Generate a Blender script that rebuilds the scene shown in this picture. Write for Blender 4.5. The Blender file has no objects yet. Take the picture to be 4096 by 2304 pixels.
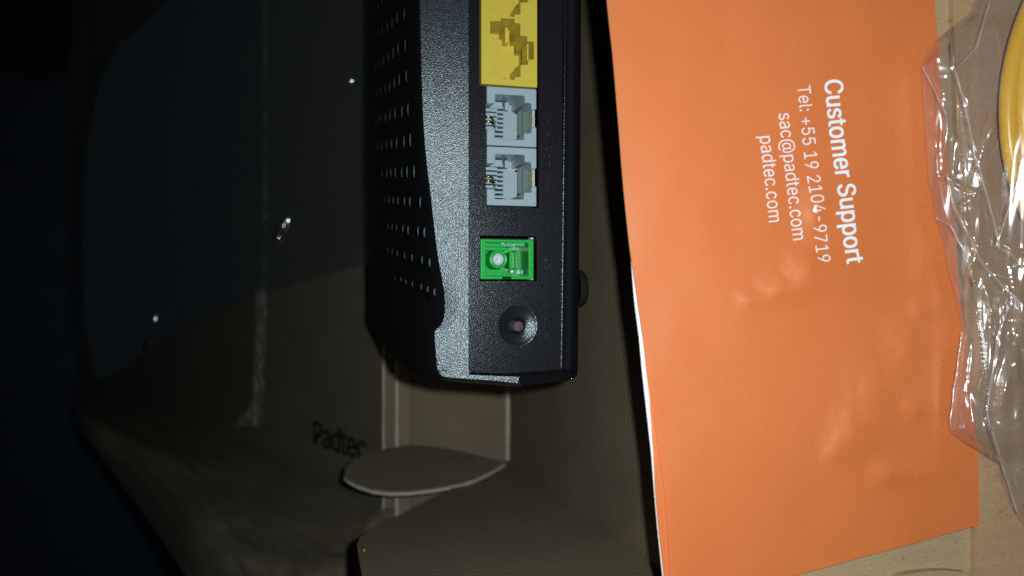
import bpy, bmesh, math, random
from mathutils import Vector, Matrix, noise
from mathutils.geometry import tessellate_polygon
random.seed(7)
R = math.radians
S = bpy.context.scene
COL = S.collection

# ------------------------------------------------------------------ camera
CAM_H = 0.183                     # camera height over the port face (z = 0)
TH = R(16.0)                      # tilt towards +x
FPX = 3413.0                      # focal length in pixels of a 4096 wide frame
CP = Vector((0, 0, CAM_H))
FW = Vector((math.sin(TH), 0, -math.cos(TH)))
RT = Vector((math.cos(TH), 0, math.sin(TH)))
UP = Vector((0, 1, 0))
cd = bpy.data.cameras.new('camera')
cam = bpy.data.objects.new('camera', cd)
COL.objects.link(cam)
cam.matrix_world = Matrix(((RT.x, UP.x, -FW.x, CP.x), (RT.y, UP.y, -FW.y, CP.y), (RT.z, UP.z, -FW.z, CP.z), (0, 0, 0, 1)))
cd.sensor_width = 36.0
cd.lens = 36.0 * FPX / 4096.0
cd.clip_start = 0.01
cd.clip_end = 20.0
cd.dof.use_dof = True
cd.dof.focus_distance = 0.185
cd.dof.aperture_fstop = 13.0
S.camera = cam

# ------------------------------------------------------------------ world, flash, exposure
w = bpy.data.worlds.new('World')
S.world = w
w.use_nodes = True
w.node_tree.nodes['Background'].inputs[0].default_value = (0.5, 0.7, 1.0, 1)
w.node_tree.nodes['Background'].inputs[1].default_value = 0.020
LP = CP + RT * 0.0115 + UP * 0.006
ld = bpy.data.lights.new('phone_flash', 'SPOT')
ld.energy = 1.50
ld.spot_size = R(146)
ld.spot_blend = 1.0
ld.color = (0.90, 0.985, 1.0)
ld.shadow_soft_size = 0.0022
lamp = bpy.data.objects.new('phone_flash', ld)
lamp.location = LP
lamp.rotation_euler = (FW * FPX + RT * (3500 - 2048.0) - UP * 150).to_track_quat('-Z', 'Y').to_euler()
COL.objects.link(lamp)
S.view_settings.view_transform = 'Standard'
S.view_settings.look = 'None'
S.view_settings.exposure = 0.0
S.view_settings.gamma = 1.0
S.cycles.max_bounces = 8
S.cycles.transparent_max_bounces = 24
S.cycles.caustics_reflective = True
S.cycles.sample_clamp_indirect = 8.0
S.cycles.use_denoising = False


# ------------------------------------------------------------------ photo geometry -> world
def ray(px, py):
    return FW * FPX + RT * (px - 2048.0) + UP * (1152.0 - py)


def onplane(px, py, p0, n):
    d = ray(px, py)
    t = (p0 - CP).dot(n) / d.dot(n)
    return CP + d * t


def onz(px, py, z=0.0):
    d = ray(px, py)
    return CP + d * ((z - CAM_H) / d.z)


def lerp_curve(pts, v, k=1):
    """pts sorted by component k; interpolates the other component."""
    o = 1 - k
    if v <= pts[0][k]:
        a, b = pts[0], pts[1]
    elif v >= pts[-1][k]:
        a, b = pts[-2], pts[-1]
    else:
        for a, b in zip(pts, pts[1:]):
            if a[k] <= v <= b[k]:
                break
    t = (v - a[k]) / (b[k] - a[k])
    return a[o] + (b[o] - a[o]) * t


# ------------------------------------------------------------------ objects
ROOT = {}


def thing(name, label, cat, loc, kind=None, group=None):
    o = bpy.data.objects.new(name, None)
    COL.objects.link(o)
    o.location = loc
    o.empty_display_size = 0.01
    o['label'] = label
    if cat:
        o['category'] = cat
    if kind:
        o['kind'] = kind
    if group:
        o['group'] = group
    ROOT[o.name] = Vector(loc)
    return o


def rootloc(p):
    if p is None:
        return Vector((0, 0, 0))
    while p.parent:
        p = p.parent
    return ROOT.get(p.name, Vector((0, 0, 0)))


def mk(name, verts, faces, mat, parent=None, smooth=False, bevel=0.0, seg=2, solid=0.0):
    o0 = rootloc(parent)
    me = bpy.data.meshes.new(name)
    me.from_pydata([tuple(Vector(v) - o0) for v in verts], [], faces)
    me.update()
    bm = bmesh.new()
    bm.from_mesh(me)
    bmesh.ops.recalc_face_normals(bm, faces=bm.faces)
    bm.to_mesh(me)
    bm.free()
    me.materials.append(mat)
    if smooth:
        for p in me.polygons:
            p.use_smooth = True
    o = bpy.data.objects.new(name, me)
    COL.objects.link(o)
    if parent is not None:
        o.parent = parent
    if bevel:
        m = o.modifiers.new('bevel', 'BEVEL')
        m.width = bevel
        m.segments = seg
        m.limit_method = 'ANGLE'
        m.angle_limit = R(35)
    if solid:
        m = o.modifiers.new('thickness', 'SOLIDIFY')
        m.thickness = solid
        m.offset = 0
    return o


def box_v(x0, x1, y0, y1, z0, z1):
    v = [(x0, y0, z0), (x1, y0, z0), (x1, y1, z0), (x0, y1, z0), (x0, y0, z1), (x1, y0, z1), (x1, y1, z1), (x0, y1, z1)]
    f = [(0, 3, 2, 1), (4, 5, 6, 7), (0, 1, 5, 4), (1, 2, 6, 5), (2, 3, 7, 6), (3, 0, 4, 7)]
    return v, f


def box(name, x0, x1, y0, y1, z0, z1, mat, parent=None, bevel=0.0):
    v, f = box_v(x0, x1, y0, y1, z0, z1)
    return mk(name, v, f, mat, parent, bevel=bevel)


def join(*vf):
    V, F = [], []
    for v, f in vf:
        b = len(V)
        V += list(v)
        F += [tuple(i + b for i in q) for q in f]
    return V, F


def prism_v(loops, z0, z1):
    """loops: outer + holes as xy lists; solid between z0 (bottom) and z1 (top)."""
    flat = [p for lp in loops for p in lp]
    tris = tessellate_polygon([[Vector((p[0], p[1], 0)) for p in lp] for lp in loops])
    n = len(flat)
    V = [(p[0], p[1], z1) for p in flat] + [(p[0], p[1], z0) for p in flat]
    F = [tuple(t) for t in tris] + [tuple(i + n for i in reversed(t)) for t in tris]
    b = 0
    for lp in loops:
        m = len(lp)
        for i in range(m):
            j = (i + 1) % m
            F.append((b + i, b + j, b + j + n, b + i + n))
        b += m
    return V, F


def slab_v(top, off):
    """plate: polygon of world points, extruded by vector off."""
    n = len(top)
    c = sum((Vector(p) for p in top), Vector()) / n
    V = [tuple(p) for p in top] + [tuple(Vector(p) + off) for p in top]
    F = [tuple(range(n)), tuple(range(2 * n - 1, n - 1, -1))]
    for i in range(n):
        j = (i + 1) % n
        F.append((i, j, j + n, i + n))
    return V, F


def grid_faces(nu, nv):
    return [(i * nv + j, i * nv + j + 1, (i + 1) * nv + j + 1, (i + 1) * nv + j) for i in range(nu - 1) for j in range(nv - 1)]


def circ(cx, cy, r, n=32, a0=0.0):
    return [(cx + r * math.cos(a0 + 2 * math.pi * i / n), cy + r * math.sin(a0 + 2 * math.pi * i / n)) for i in range(n)]


def lathe_v(c, prof, n=32):
    V, F = [], []
    for r, z in prof:
        V += [(c[0] + r * math.cos(2 * math.pi * i / n), c[1] + r * math.sin(2 * math.pi * i / n), c[2] + z) for i in range(n)]
    for k in range(len(prof) - 1):
        for i in range(n):
            j = (i + 1) % n
            F.append((k * n + i, k * n + j, (k + 1) * n + j, (k + 1) * n + i))
    return V, F


def tube_v(pts, r, n=10):
    V, F = [], []
    P = [Vector(p) for p in pts]
    for k, p in enumerate(P):
        t = (P[min(k + 1, len(P) - 1)] - P[max(k - 1, 0)]).normalized()
        a = t.cross(Vector((0.3, 0.2, 1))).normalized()
        b = t.cross(a)
        rr = r(k / (len(P) - 1)) if callable(r) else r
        V += [tuple(p + a * rr * math.cos(2 * math.pi * i / n) + b * rr * math.sin(2 * math.pi * i / n)) for i in range(n)]
    for k in range(len(P) - 1):
        for i in range(n):
            j = (i + 1) % n
            F.append((k * n + i, k * n + j, (k + 1) * n + j, (k + 1) * n + i))
    F.append(tuple(range(n)))
    F.append(tuple(range((len(P) - 1) * n, len(P) * n)))
    return V, F


# ------------------------------------------------------------------ materials
def new_mat(name):
    m = bpy.data.materials.new(name)
    m.use_nodes = True
    nt = m.node_tree
    b = nt.nodes['Principled BSDF']
    return m, nt, b


def node(nt, t, **kw):
    n = nt.nodes.new(t)
    for k, v in kw.items():
        if k.startswith('i_'):
            n.inputs[k[2:].replace('_', ' ')].default_value = v
        else:
            setattr(n, k, v)
    return n


def coords(nt, scale=(1, 1, 1), rot=(0, 0, 0)):
    tc = node(nt, 'ShaderNodeTexCoord')
    mp = node(nt, 'ShaderNodeMapping')
    mp.inputs['Scale'].default_value = scale
    mp.inputs['Rotation'].default_value = rot
    nt.links.new(tc.outputs['Object'], mp.inputs['Vector'])
    return mp.outputs['Vector']


def ramp(nt, src, stops):
    r = node(nt, 'ShaderNodeValToRGB')
    el = r.color_ramp.elements
    el[0].position, el[0].color = stops[0][0], (*stops[0][1], 1)
    el[1].position, el[1].color = stops[-1][0], (*stops[-1][1], 1)
    for p, c in stops[1:-1]:
        e = el.new(p)
        e.color = (*c, 1)
    nt.links.new(src, r.inputs['Fac'])
    return r.outputs['Color']


def plain(name, col, rough=0.5, bump=0.0, bscale=800, spec=0.5, metal=0.0, var=0.0, coat=0.0):
    m, nt, b = new_mat(name)
    b.inputs['Base Color'].default_value = (*col, 1)
    b.inputs['Roughness'].default_value = rough
    b.inputs['Specular IOR Level'].default_value = spec
    b.inputs['Metallic'].default_value = metal
    b.inputs['Coat Weight'].default_value = coat
    v = coords(nt)
    n = node(nt, 'ShaderNodeTexNoise', i_Scale=bscale, i_Detail=3.0)
    nt.links.new(v, n.inputs['Vector'])
    if var:
        lo = tuple(c * (1 - var) for c in col)
        hi = tuple(min(1, c * (1 + var)) for c in col)
        nt.links.new(ramp(nt, n.outputs['Fac'], [(0.3, lo), (0.7, hi)]), b.inputs['Base Color'])
    if bump:
        bp = node(nt, 'ShaderNodeBump', i_Strength=bump, i_Distance=0.0002)
        nt.links.new(n.outputs['Fac'], bp.inputs['Height'])
        nt.links.new(bp.outputs['Normal'], b.inputs['Normal'])
    return m


def grain_black(name, scale, strength, rough, base=(0.012, 0.013, 0.016), spec=0.5):
    """moulded black plastic with leather grain"""
    m, nt, b = new_mat(name)
    b.inputs['Base Color'].default_value = (*base, 1)
    b.inputs['Roughness'].default_value = rough
    b.inputs['Specular IOR Level'].default_value = spec
    b.inputs['Specular Tint'].default_value = (0.80, 0.93, 1.0, 1)
    v = coords(nt)
    n1 = node(nt, 'ShaderNodeTexNoise', i_Scale=scale, i_Detail=2.0, i_Roughness=0.55, i_Distortion=0.4)
    n2 = node(nt, 'ShaderNodeTexVoronoi', i_Scale=scale * 0.9)
    nt.links.new(v, n1.inputs['Vector'])
    nt.links.new(v, n2.inputs['Vector'])
    ad = node(nt, 'ShaderNodeMath', operation='ADD')
    nt.links.new(n1.outputs['Fac'], ad.inputs[0])
    nt.links.new(n2.outputs['Distance'], ad.inputs[1])
    bp = node(nt, 'ShaderNodeBump', i_Strength=strength, i_Distance=0.0002)
    nt.links.new(ad.outputs[0], bp.inputs['Height'])
    nt.links.new(bp.outputs['Normal'], b.inputs['Normal'])
    return m


def cardboard(name, col, axis, pitch=0.0021, stripes=0.25, bump=0.3):
    """kraft board: fibre flecks, faint corrugation running across `axis`"""
    m, nt, b = new_mat(name)
    b.inputs['Roughness'].default_value = 0.75
    b.inputs['Specular IOR Level'].default_value = 0.25
    v = coords(nt)
    big = node(nt, 'ShaderNodeTexNoise', i_Scale=35.0, i_Detail=3.0)
    fine = node(nt, 'ShaderNodeTexNoise', i_Scale=1500.0, i_Detail=4.0)
    sc = [900.0, 900.0, 900.0]
    sc['xyz'.index(axis)] = 4500.0
    vf = coords(nt, scale=sc)
    fib = node(nt, 'ShaderNodeTexNoise', i_Scale=1.0, i_Detail=3.0)
    fleck = node(nt, 'ShaderNodeTexNoise', i_Scale=420.0, i_Detail=5.0)
    for n, s in ((big, v), (fine, v), (fib, vf), (fleck, v)):
        nt.links.new(s, n.inputs['Vector'])
    wv = node(nt, 'ShaderNodeTexWave', bands_direction=axis.upper(), i_Scale=0.314 / pitch / 1.0, i_Distortion=0.6, i_Detail=1.0)
    wv.inputs['Detail Scale'].default_value = 0.6
    nt.links.new(v, wv.inputs['Vector'])
    c1 = ramp(nt, fib.outputs['Fac'], [(0.25, tuple(c * 0.80 for c in col)), (0.6, col), (0.8, tuple(min(1, c * 1.12) for c in col))])
    mx = node(nt, 'ShaderNodeMix', data_type='RGBA', blend_type='MULTIPLY')
    mx.inputs['Factor'].default_value = 1.0
    nt.links.new(c1, mx.inputs['A'])
    nt.links.new(ramp(nt, big.outputs['Fac'], [(0.3, (0.88, 0.87, 0.86)), (0.7, (1.05, 1.05, 1.04))]), mx.inputs['B'])
    mx2 = node(nt, 'ShaderNodeMix', data_type='RGBA', blend_type='MULTIPLY')
    mx2.inputs['Factor'].default_value = 1.0
    nt.links.new(mx.outputs['Result'], mx2.inputs['A'])
    nt.links.new(ramp(nt, fleck.outputs['Fac'], [(0.27, (0.8, 0.78, 0.76)), (0.36, (1, 1, 1)), (0.74, (1, 1, 1)), (0.8, (1.12, 1.12, 1.12))]), mx2.inputs['B'])
    mx3 = node(nt, 'ShaderNodeMix', data_type='RGBA', blend_type='MULTIPLY')
    mx3.inputs['Factor'].default_value = stripes
    nt.links.new(mx2.outputs['Result'], mx3.inputs['A'])
    nt.links.new(ramp(nt, wv.outputs['Fac'], [(0.1, (0.72, 0.72, 0.72)), (0.9, (1.0, 1.0, 1.0))]), mx3.inputs['B'])
    nt.links.new(mx3.outputs['Result'], b.inputs['Base Color'])
    ad = node(nt, 'ShaderNodeMath', operation='MULTIPLY_ADD')
    ad.inputs[1].default_value = 0.5
    nt.links.new(fine.outputs['Fac'], ad.inputs[0])
    nt.links.new(wv.outputs['Fac'], ad.inputs[2])
    bp = node(nt, 'ShaderNodeBump', i_Strength=bump, i_Distance=0.00025)
    nt.links.new(ad.outputs[0], bp.inputs['Height'])
    nt.links.new(bp.outputs['Normal'], b.inputs['Normal'])
    return m


def film(name, tint, gloss, haze, hazecol, rough=0.1, bump=0.0, bscale=300.0):
    """thin clear plastic: mostly see-through, a little milky, glossy"""
    m = bpy.data.materials.new(name)
    m.use_nodes = True
    nt = m.node_tree
    nt.nodes.clear()
    out = node(nt, 'ShaderNodeOutputMaterial')
    tr = node(nt, 'ShaderNodeBsdfTransparent')
    tr.inputs[0].default_value = (*tint, 1)
    gl = node(nt, 'ShaderNodeBsdfGlossy', i_Roughness=rough)
    gl.inputs[0].default_value = (1, 1, 1, 1)
    df = node(nt, 'ShaderNodeBsdfDiffuse')
    df.inputs[0].default_value = (*hazecol, 1)
    m1 = node(nt, 'ShaderNodeMixShader')
    m1.inputs[0].default_value = haze
    nt.links.new(tr.outputs[0], m1.inputs[1])
    nt.links.new(df.outputs[0], m1.inputs[2])
    lw = node(nt, 'ShaderNodeLayerWeight')
    pw = node(nt, 'ShaderNodeMath', operation='POWER')
    pw.inputs[1].default_value = 4.0
    nt.links.new(lw.outputs['Facing'], pw.inputs[0])
    mul = node(nt, 'ShaderNodeMath', operation='MULTIPLY_ADD')
    mul.inputs[1].default_value = 0.6 * gloss
    mul.inputs[2].default_value = 0.045 * gloss
    mul.use_clamp = True
    nt.links.new(pw.outputs[0], mul.inputs[0])
    m2 = node(nt, 'ShaderNodeMixShader')
    nt.links.new(mul.outputs[0], m2.inputs[0])
    nt.links.new(m1.outputs[0], m2.inputs[1])
    nt.links.new(gl.outputs[0], m2.inputs[2])
    nt.links.new(m2.outputs[0], out.inputs[0])
    if bump:
        v = coords(nt)
        n = node(nt, 'ShaderNodeTexNoise', i_Scale=bscale, i_Detail=2.0)
        nt.links.new(v, n.inputs['Vector'])
        bp = node(nt, 'ShaderNodeBump', i_Strength=bump, i_Distance=0.0006)
        nt.links.new(n.outputs['Fac'], bp.inputs['Height'])
        nt.links.new(bp.outputs['Normal'], gl.inputs['Normal'])
        nt.links.new(bp.outputs['Normal'], lw.inputs['Normal'])
    return m


M = {}
M['shell'] = grain_black('shell_plastic', 5000, 0.24, 0.27, base=(0.014, 0.017, 0.022), spec=0.95)
M['panel'] = grain_black('panel_plastic', 4800, 0.21, 0.23, base=(0.010, 0.0095, 0.013))
M['smooth_black'] = plain('smooth_black_plastic', (0.005, 0.005, 0.0065), 0.55, spec=0.25)
M['dish'] = grain_black('socket_plastic', 4500, 0.22, 0.26, spec=0.8)
M['louvre'] = grain_black('louvre_plastic', 4500, 0.25, 0.45, spec=0.5)
M['rubber'] = plain('rubber', (0.007, 0.006, 0.006), 0.75, 0.2, 900, spec=0.25)
M['yellow'] = plain('yellow_plastic', (0.62, 0.485, 0.062), 0.38, 0.06, 1500, var=0.03)
M['grey'] = plain('grey_blue_plastic', (0.33, 0.42, 0.46), 0.28, 0.05, 1200, var=0.03)
M['grey_dark'] = plain('grey_metal_shield', (0.10, 0.15, 0.14), 0.45, 0.1, 1200)
M['green'] = plain('green_plastic', (0.012, 0.40, 0.06), 0.30, 0.15, 1600, var=0.08)
M['gold'] = plain('gold_contact', (0.50, 0.38, 0.12), 0.25, metal=1.0)
M['tin'] = plain('tinned_metal', (0.55, 0.55, 0.42), 0.45, 0.2, 2500, metal=0.4, var=0.2)
M['ceramic'] = plain('ceramic_ferrule', (0.60, 0.66, 0.72), 0.18)
M['pin'] = plain('mauve_pin', (0.10, 0.06, 0.085), 0.75, 0.15, 2500)
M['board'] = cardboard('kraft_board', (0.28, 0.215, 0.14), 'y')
M['board_x'] = cardboard('kraft_dim_across', (0.200, 0.152, 0.094), 'x', pitch=0.0026, stripes=0.08, bump=0.12)  # inner boards: weaker light deep in the box is put into their colour
M['board_y'] = cardboard('kraft_dim_along', (0.200, 0.152, 0.094), 'y', pitch=0.0024, stripes=0.15, bump=0.15)
M['board_z'] = cardboard('kraft_dim_upright', (0.200, 0.152, 0.094), 'z', pitch=0.0026, stripes=0.08, bump=0.12)
M['kraft_top'] = cardboard('kraft_bright', (0.45, 0.325, 0.185), 'y', pitch=0.004, stripes=0.06, bump=0.25)  # same board kept brighter in colour, for the stronger light on the shelf
M['kraft_top2'] = cardboard('kraft_bright_brown', (0.45, 0.29, 0.16), 'y', pitch=0.004, stripes=0.06, bump=0.25)
M['board_lid_dim'] = cardboard('kraft_lid_dim', (0.135, 0.112, 0.073), 'y', pitch=0.0024, stripes=0.08, bump=0.12)  # same board darkened further, dimness of lid, side flap and tab in its colour
M['raw_edge'] = plain('raw_cut_board', (0.46, 0.415, 0.31), 0.8, 0.6, 1800, var=0.15)
M['ink'] = plain('black_ink', (0.012, 0.012, 0.012), 0.6)
M['white_ink'] = plain('white_print', (0.85, 0.87, 0.90), 0.45)
M['white_paper'] = plain('white_paper', (0.80, 0.84, 0.88), 0.6)
M['cable'] = plain('yellow_cable_jacket', (0.78, 0.46, 0.0), 0.32, 0.05, 600, var=0.03)
M['bag'] = film('clear_bag_film', (0.97, 0.955, 0.96), 2.9, 0.055, (0.90, 0.86, 0.88), rough=0.20)
M['bag2'] = film('clear_bag_film_back', (0.99, 0.985, 0.985), 0.9, 0.02, (0.55, 0.50, 0.52), rough=0.14)
M['sleeve'] = film('bluish_sleeve_film', (0.78, 0.82, 0.83), 3.4, 0.055, (0.028, 0.054, 0.072), rough=0.17)
M['tape'] = film('tape_film', (0.95, 0.97, 0.95), 0.8, 0.03, (0.30, 0.31, 0.25), rough=0.3)
M['fray'] = film('torn_tape_edge', (0.7, 0.72, 0.7), 0.6, 0.50, (0.36, 0.37, 0.29), rough=0.4, bump=0.8, bscale=160.0)


def orange_paper():
    m, nt, b = new_mat('orange_coated_paper')
    v = coords(nt)
    n = node(nt, 'ShaderNodeTexNoise', i_Scale=22.0, i_Detail=3.0)
    n2 = node(nt, 'ShaderNodeTexNoise', i_Scale=2600.0, i_Detail=3.0)
    nt.links.new(v, n.inputs['Vector'])
    nt.links.new(v, n2.inputs['Vector'])
    c = ramp(nt, n.outputs['Fac'], [(0.3, (0.89, 0.245, 0.064)), (0.7, (0.93, 0.270, 0.076))])
    mx = node(nt, 'ShaderNodeMix', data_type='RGBA', blend_type='MULTIPLY')
    mx.inputs['Factor'].default_value = 1.0
    nt.links.new(c, mx.inputs['A'])
    nt.links.new(ramp(nt, n2.outputs['Fac'], [(0.3, (0.93, 0.93, 0.93)), (0.7, (1.04, 1.04, 1.04))]), mx.inputs['B'])
    nt.links.new(mx.outputs['Result'], b.inputs['Base Color'])
    b.inputs['Roughness'].default_value = 0.47
    b.inputs['Specular IOR Level'].default_value = 1.0
    bp = node(nt, 'ShaderNodeBump', i_Strength=0.06, i_Distance=0.0002)
    nt.links.new(n2.outputs['Fac'], bp.inputs['Height'])
    nt.links.new(bp.outputs['Normal'], b.inputs['Normal'])
    tl = node(nt, 'ShaderNodeBsdfTranslucent')
    tl.inputs[0].default_value = (0.85, 0.30, 0.10, 1)
    ms = node(nt, 'ShaderNodeMixShader')
    ms.inputs[0].default_value = 0.30
    nt.links.new(b.outputs[0], ms.inputs[1])
    nt.links.new(tl.outputs[0], ms.inputs[2])
    nt.links.new(ms.outputs[0], nt.nodes['Material Output'].inputs[0])
    return m


M['orange'] = orange_paper()


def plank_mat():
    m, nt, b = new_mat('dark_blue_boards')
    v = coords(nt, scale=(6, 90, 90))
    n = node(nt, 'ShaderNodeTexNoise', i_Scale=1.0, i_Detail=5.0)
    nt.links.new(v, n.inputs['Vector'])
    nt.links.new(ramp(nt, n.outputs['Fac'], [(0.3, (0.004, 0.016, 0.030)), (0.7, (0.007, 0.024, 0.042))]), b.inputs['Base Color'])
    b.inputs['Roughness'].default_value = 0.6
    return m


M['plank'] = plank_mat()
M['cloth'] = plain('black_cloth', (0.010, 0.012, 0.015), 0.9, 0.4, 900)

# ------------------------------------------------------------------ key measures of the place
XA = 0.0865          # upright inner wall on the router's right
YD = -0.0646         # upright inner wall below the router
ZF = -0.123          # box floor
TILT = R(4.0)                       # leaflet and shelf rise a little to the right
SLOPE = math.tan(TILT)


def zbook(x):
    return 0.037 + SLOPE * (x - 0.085)


BK0 = Vector((0.085, 0, 0.037))
BKN = Vector((-math.sin(TILT), 0, math.cos(TILT)))
SH0 = BK0 - BKN * 0.0035
LA = R(25)
E_DIR = Vector((-math.sin(LA), 0, -math.cos(LA)))      # lid panel runs down and to the left
C0 = onz(1530, 1152, ZF)
CN = Vector((-math.cos(LA), 0, math.sin(LA)))

# ================================================================== floor
floor = thing('floor', 'dark blue grey boarded floor far below the open box', None, (-0.4, 0, -0.53), kind='structure')
ZFL = -0.53


def fx(px, py):
    return onz(px, py, ZFL)


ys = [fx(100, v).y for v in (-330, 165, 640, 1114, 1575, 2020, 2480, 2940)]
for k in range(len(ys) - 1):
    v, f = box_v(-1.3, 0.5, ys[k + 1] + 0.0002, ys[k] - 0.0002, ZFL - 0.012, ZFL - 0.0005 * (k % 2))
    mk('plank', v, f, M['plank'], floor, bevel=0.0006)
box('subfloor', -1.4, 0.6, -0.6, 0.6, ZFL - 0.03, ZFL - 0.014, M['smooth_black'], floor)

# dark cloth rumpled in rings, top left
nu, nv = 46, 60
V = []
for i in range(nu):
    for j in range(nv):
        px = -160 + 470 * i / (nu - 1)
        py = -140 + (330 + 120 * math.sin(2.2 * i / nu)) * j / (nv - 1)
        p = fx(px, py)
        d = math.hypot(px - 480, py + 260)
        h = 0.007 * math.sin(d / 17.0 + 0.6 * math.sin(px / 70.0)) + 0.004 * noise.noise(Vector((px / 60, py / 60, 0)))
        e = min(1.0, (nv - 1 - j) / 6.0)
        V.append((p.x, p.y, ZFL + 0.002 + e * (0.012 + h)))
cl = mk('dark_cloth', V, grid_faces(nu, nv), M['cloth'], None, smooth=True, solid=0.002)
cl['label'] = 'black cloth rumpled in curved folds on the dark floor, upper left'
cl['category'] = 'cloth'

# ================================================================== cardboard box
bx = thing('cardboard_box', 'open brown cardboard box with its printed lid panel hanging away to the left', 'box', (0.06, 0.0, ZF - 0.003))
T = 0.0028
YT = 0.25
# floor panel between the crease and the upright wall
xb0 = onz(1640, 1152, ZF).x
xb1 = onz(1582, 1152, ZF).x
xb2 = C0.x
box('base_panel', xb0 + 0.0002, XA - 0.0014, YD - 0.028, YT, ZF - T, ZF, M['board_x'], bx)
# folded strips at the crease
v1 = slab_v([Vector((xb1, YD - 0.028, ZF + .0022)), Vector((xb0, YD - 0.028, ZF + .0006)), Vector((xb0, YT, ZF + .0006)), Vector((xb1, YT, ZF + .0022))], Vector((0, 0, -T)))
mk('fold_strip', *v1, M['board'], bx)
v1 = slab_v([Vector((xb2, YD - 0.028, ZF + .0003)), Vector((xb1 - .0002, YD - 0.028, ZF + .0004)), Vector((xb1 - .0002, YT, ZF + .0004)), Vector((xb2, YT, ZF + .0003))], Vector((0, 0, -T)))
mk('fold_strip', *v1, M['board_y'], bx)


def wavy_bar(name, x, hw, z0, z1, y0, y1, mat, parent, n=60, amp=0.00015):
    V, F = [], []
    for i in range(n + 1):
        y = y0 + (y1 - y0) * i / n
        dx = amp * noise.noise(Vector((y * 220, x * 50, 3)))
        dw = hw * (1 + 0.35 * noise.noise(Vector((y * 400, x * 70, 9))))
        V += [(x - dw + dx, y, z0), (x - dw + dx, y, z1), (x + dw + dx, y, z1), (x + dw + dx, y, z0)]
    for i in range(n):
        a, b = i * 4, (i + 1) * 4
        F += [(a + k, a + (k + 1) % 4, b + (k + 1) % 4, b + k) for k in range(4)]
    F += [(0, 1, 2, 3), (4 * n, 4 * n + 3, 4 * n + 2, 4 * n + 1)]
    return mk(name, V, F, mat, parent)


wavy_bar('crease', xb1, 0.00045, ZF + .0018, ZF + .0030, YD - 0.027, YT, M['raw_edge'], bx)
wavy_bar('crease', xb2 + .0002, 0.0003, ZF + .0001, ZF + .0010, YD - 0.027, YT, M['raw_edge'], bx)
wavy_bar('cut_edge', XA - .0007, 0.0006, ZF - .002, ZF + .0012, YD + .0005, YT, M['raw_edge'], bx)
# upright wall on the right, under the leaflet
ztop = onplane(2600, 1152, SH0, BKN).z - 0.001
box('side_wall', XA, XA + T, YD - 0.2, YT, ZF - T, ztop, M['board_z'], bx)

# upright wall / flap below, with a slanted cut edge
Dn, D0 = Vector((0, 1, 0)), Vector((0, YD, 0))
dpx = [(2035, 1845), (1900, 1905), (1700, 2008), (1560, 2080), (1480, 2122), (1440, 2150), (1428, 2175), (1432, 2210), (1446, 2290), (1470, 2400), (1500, 2560)]
dpts = [onplane(a, b, D0, Dn) for a, b in dpx]
dpts[0] = Vector((XA - .0003, YD, ZF + .0004))
dpts += [Vector((dpts[-1].x, YD, 0.06)), Vector((XA - .0003, YD, 0.06))]
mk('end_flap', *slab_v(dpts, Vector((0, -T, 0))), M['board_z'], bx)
# scuffed speck on the flap edge
sp = onplane(1457, 2213, D0, Dn)
mk('torn_fibre', *lathe_v((sp.x, sp.y + .0006, sp.z), [(0.0001, .0005), (0.0003, .0001), (0.0004, -.0004), (0.0001, -.0007)], 5), M['raw_edge'], bx)

# rounded tuck tab
tp = [(1376, 1900), (1384, 1868), (1415, 1840), (1475, 1812), (1550, 1792), (1640, 1780), (1740, 1786), (1850, 1805), (1950, 1830), (2022, 1847), (1960, 1884), (1900, 1912), (1840, 1932), (1740, 1950), (1640, 1962), (1560, 1964), (1490, 1955), (1430, 1935), (1392, 1915)]
ta, tb = onz(1600, 1780, -0.112), onz(1600, 1970, -0.085)
tdir = (tb - ta).normalized()
tn = Vector((1, 0, 0)).cross(tdir).normalized()
if tn.z < 0:
    tn = -tn
tabp = [onplane(a, b, ta, tn) for a, b in tp]
tab = mk('tuck_tab', *slab_v(tabp, -tn * 0.0006), M['board_lid_dim'], bx)
# its cut edge, lighter fibres
mk('cut_edge', *slab_v([p - tn * .0006 for p in tabp], -tn * 0.0012), M['raw_edge'], tab)

# lid panel
def onlid(px, py, up=0.0):
    return onplane(px, py, C0 + CN * up, CN)


left_edge = [(286, -220), (290, 0), (284, 200), (272, 240), (290, 380), (292, 430), (297, 600), (285, 640), (300, 900), (306, 1300), (318, 1500), (330, 1620)]
crease_l = [(330, 1500), (387, 1540), (560, 1607), (783, 1693), (960, 1775), (1125, 1855), (1300, 1938), (1500, 2030), (1530, 2044)]
lid_px = [(1530, -220)] + left_edge[:-1] + crease_l
lid_px = [p for i, p in enumerate(lid_px)]
lidp = [onlid(*p) for p in lid_px]
mk('lid_panel', *slab_v(lidp, -CN * T), M['board_lid_dim'], bx)
# dark raw rim of the lid's far edge
lid = [o for o in bx.children if o.name.startswith('lid_panel')][0]

# printed word; Inter is the typeface that ships inside Blender
FONT = None
try:
    FONT = bpy.data.fonts.load(bpy.utils.system_resource('DATAFILES', path='fonts') + '/Inter.woff2')
except Exception:
    FONT = None
def text_mesh(s, offset=0.0, shear=0.0, spacing=1.0):
    c = bpy.data.curves.new('t', 'FONT')
    c.body = s
    if FONT:
        c.font = FONT
    c.offset = offset
    c.shear = shear
    c.space_character = spacing
    c.resolution_u = 4
    o = bpy.data.objects.new('t', c)
    COL.objects.link(o)
    dg = bpy.context.evaluated_depsgraph_get()
    me = bpy.data.meshes.new_from_object(o.evaluated_get(dg))
    V = [tuple(v.co) for v in me.vertices]
    F = [tuple(p.vertices) for p in me.polygons]
    bpy.data.objects.remove(o)
    bpy.data.meshes.remove(me)
    return V, F


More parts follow.
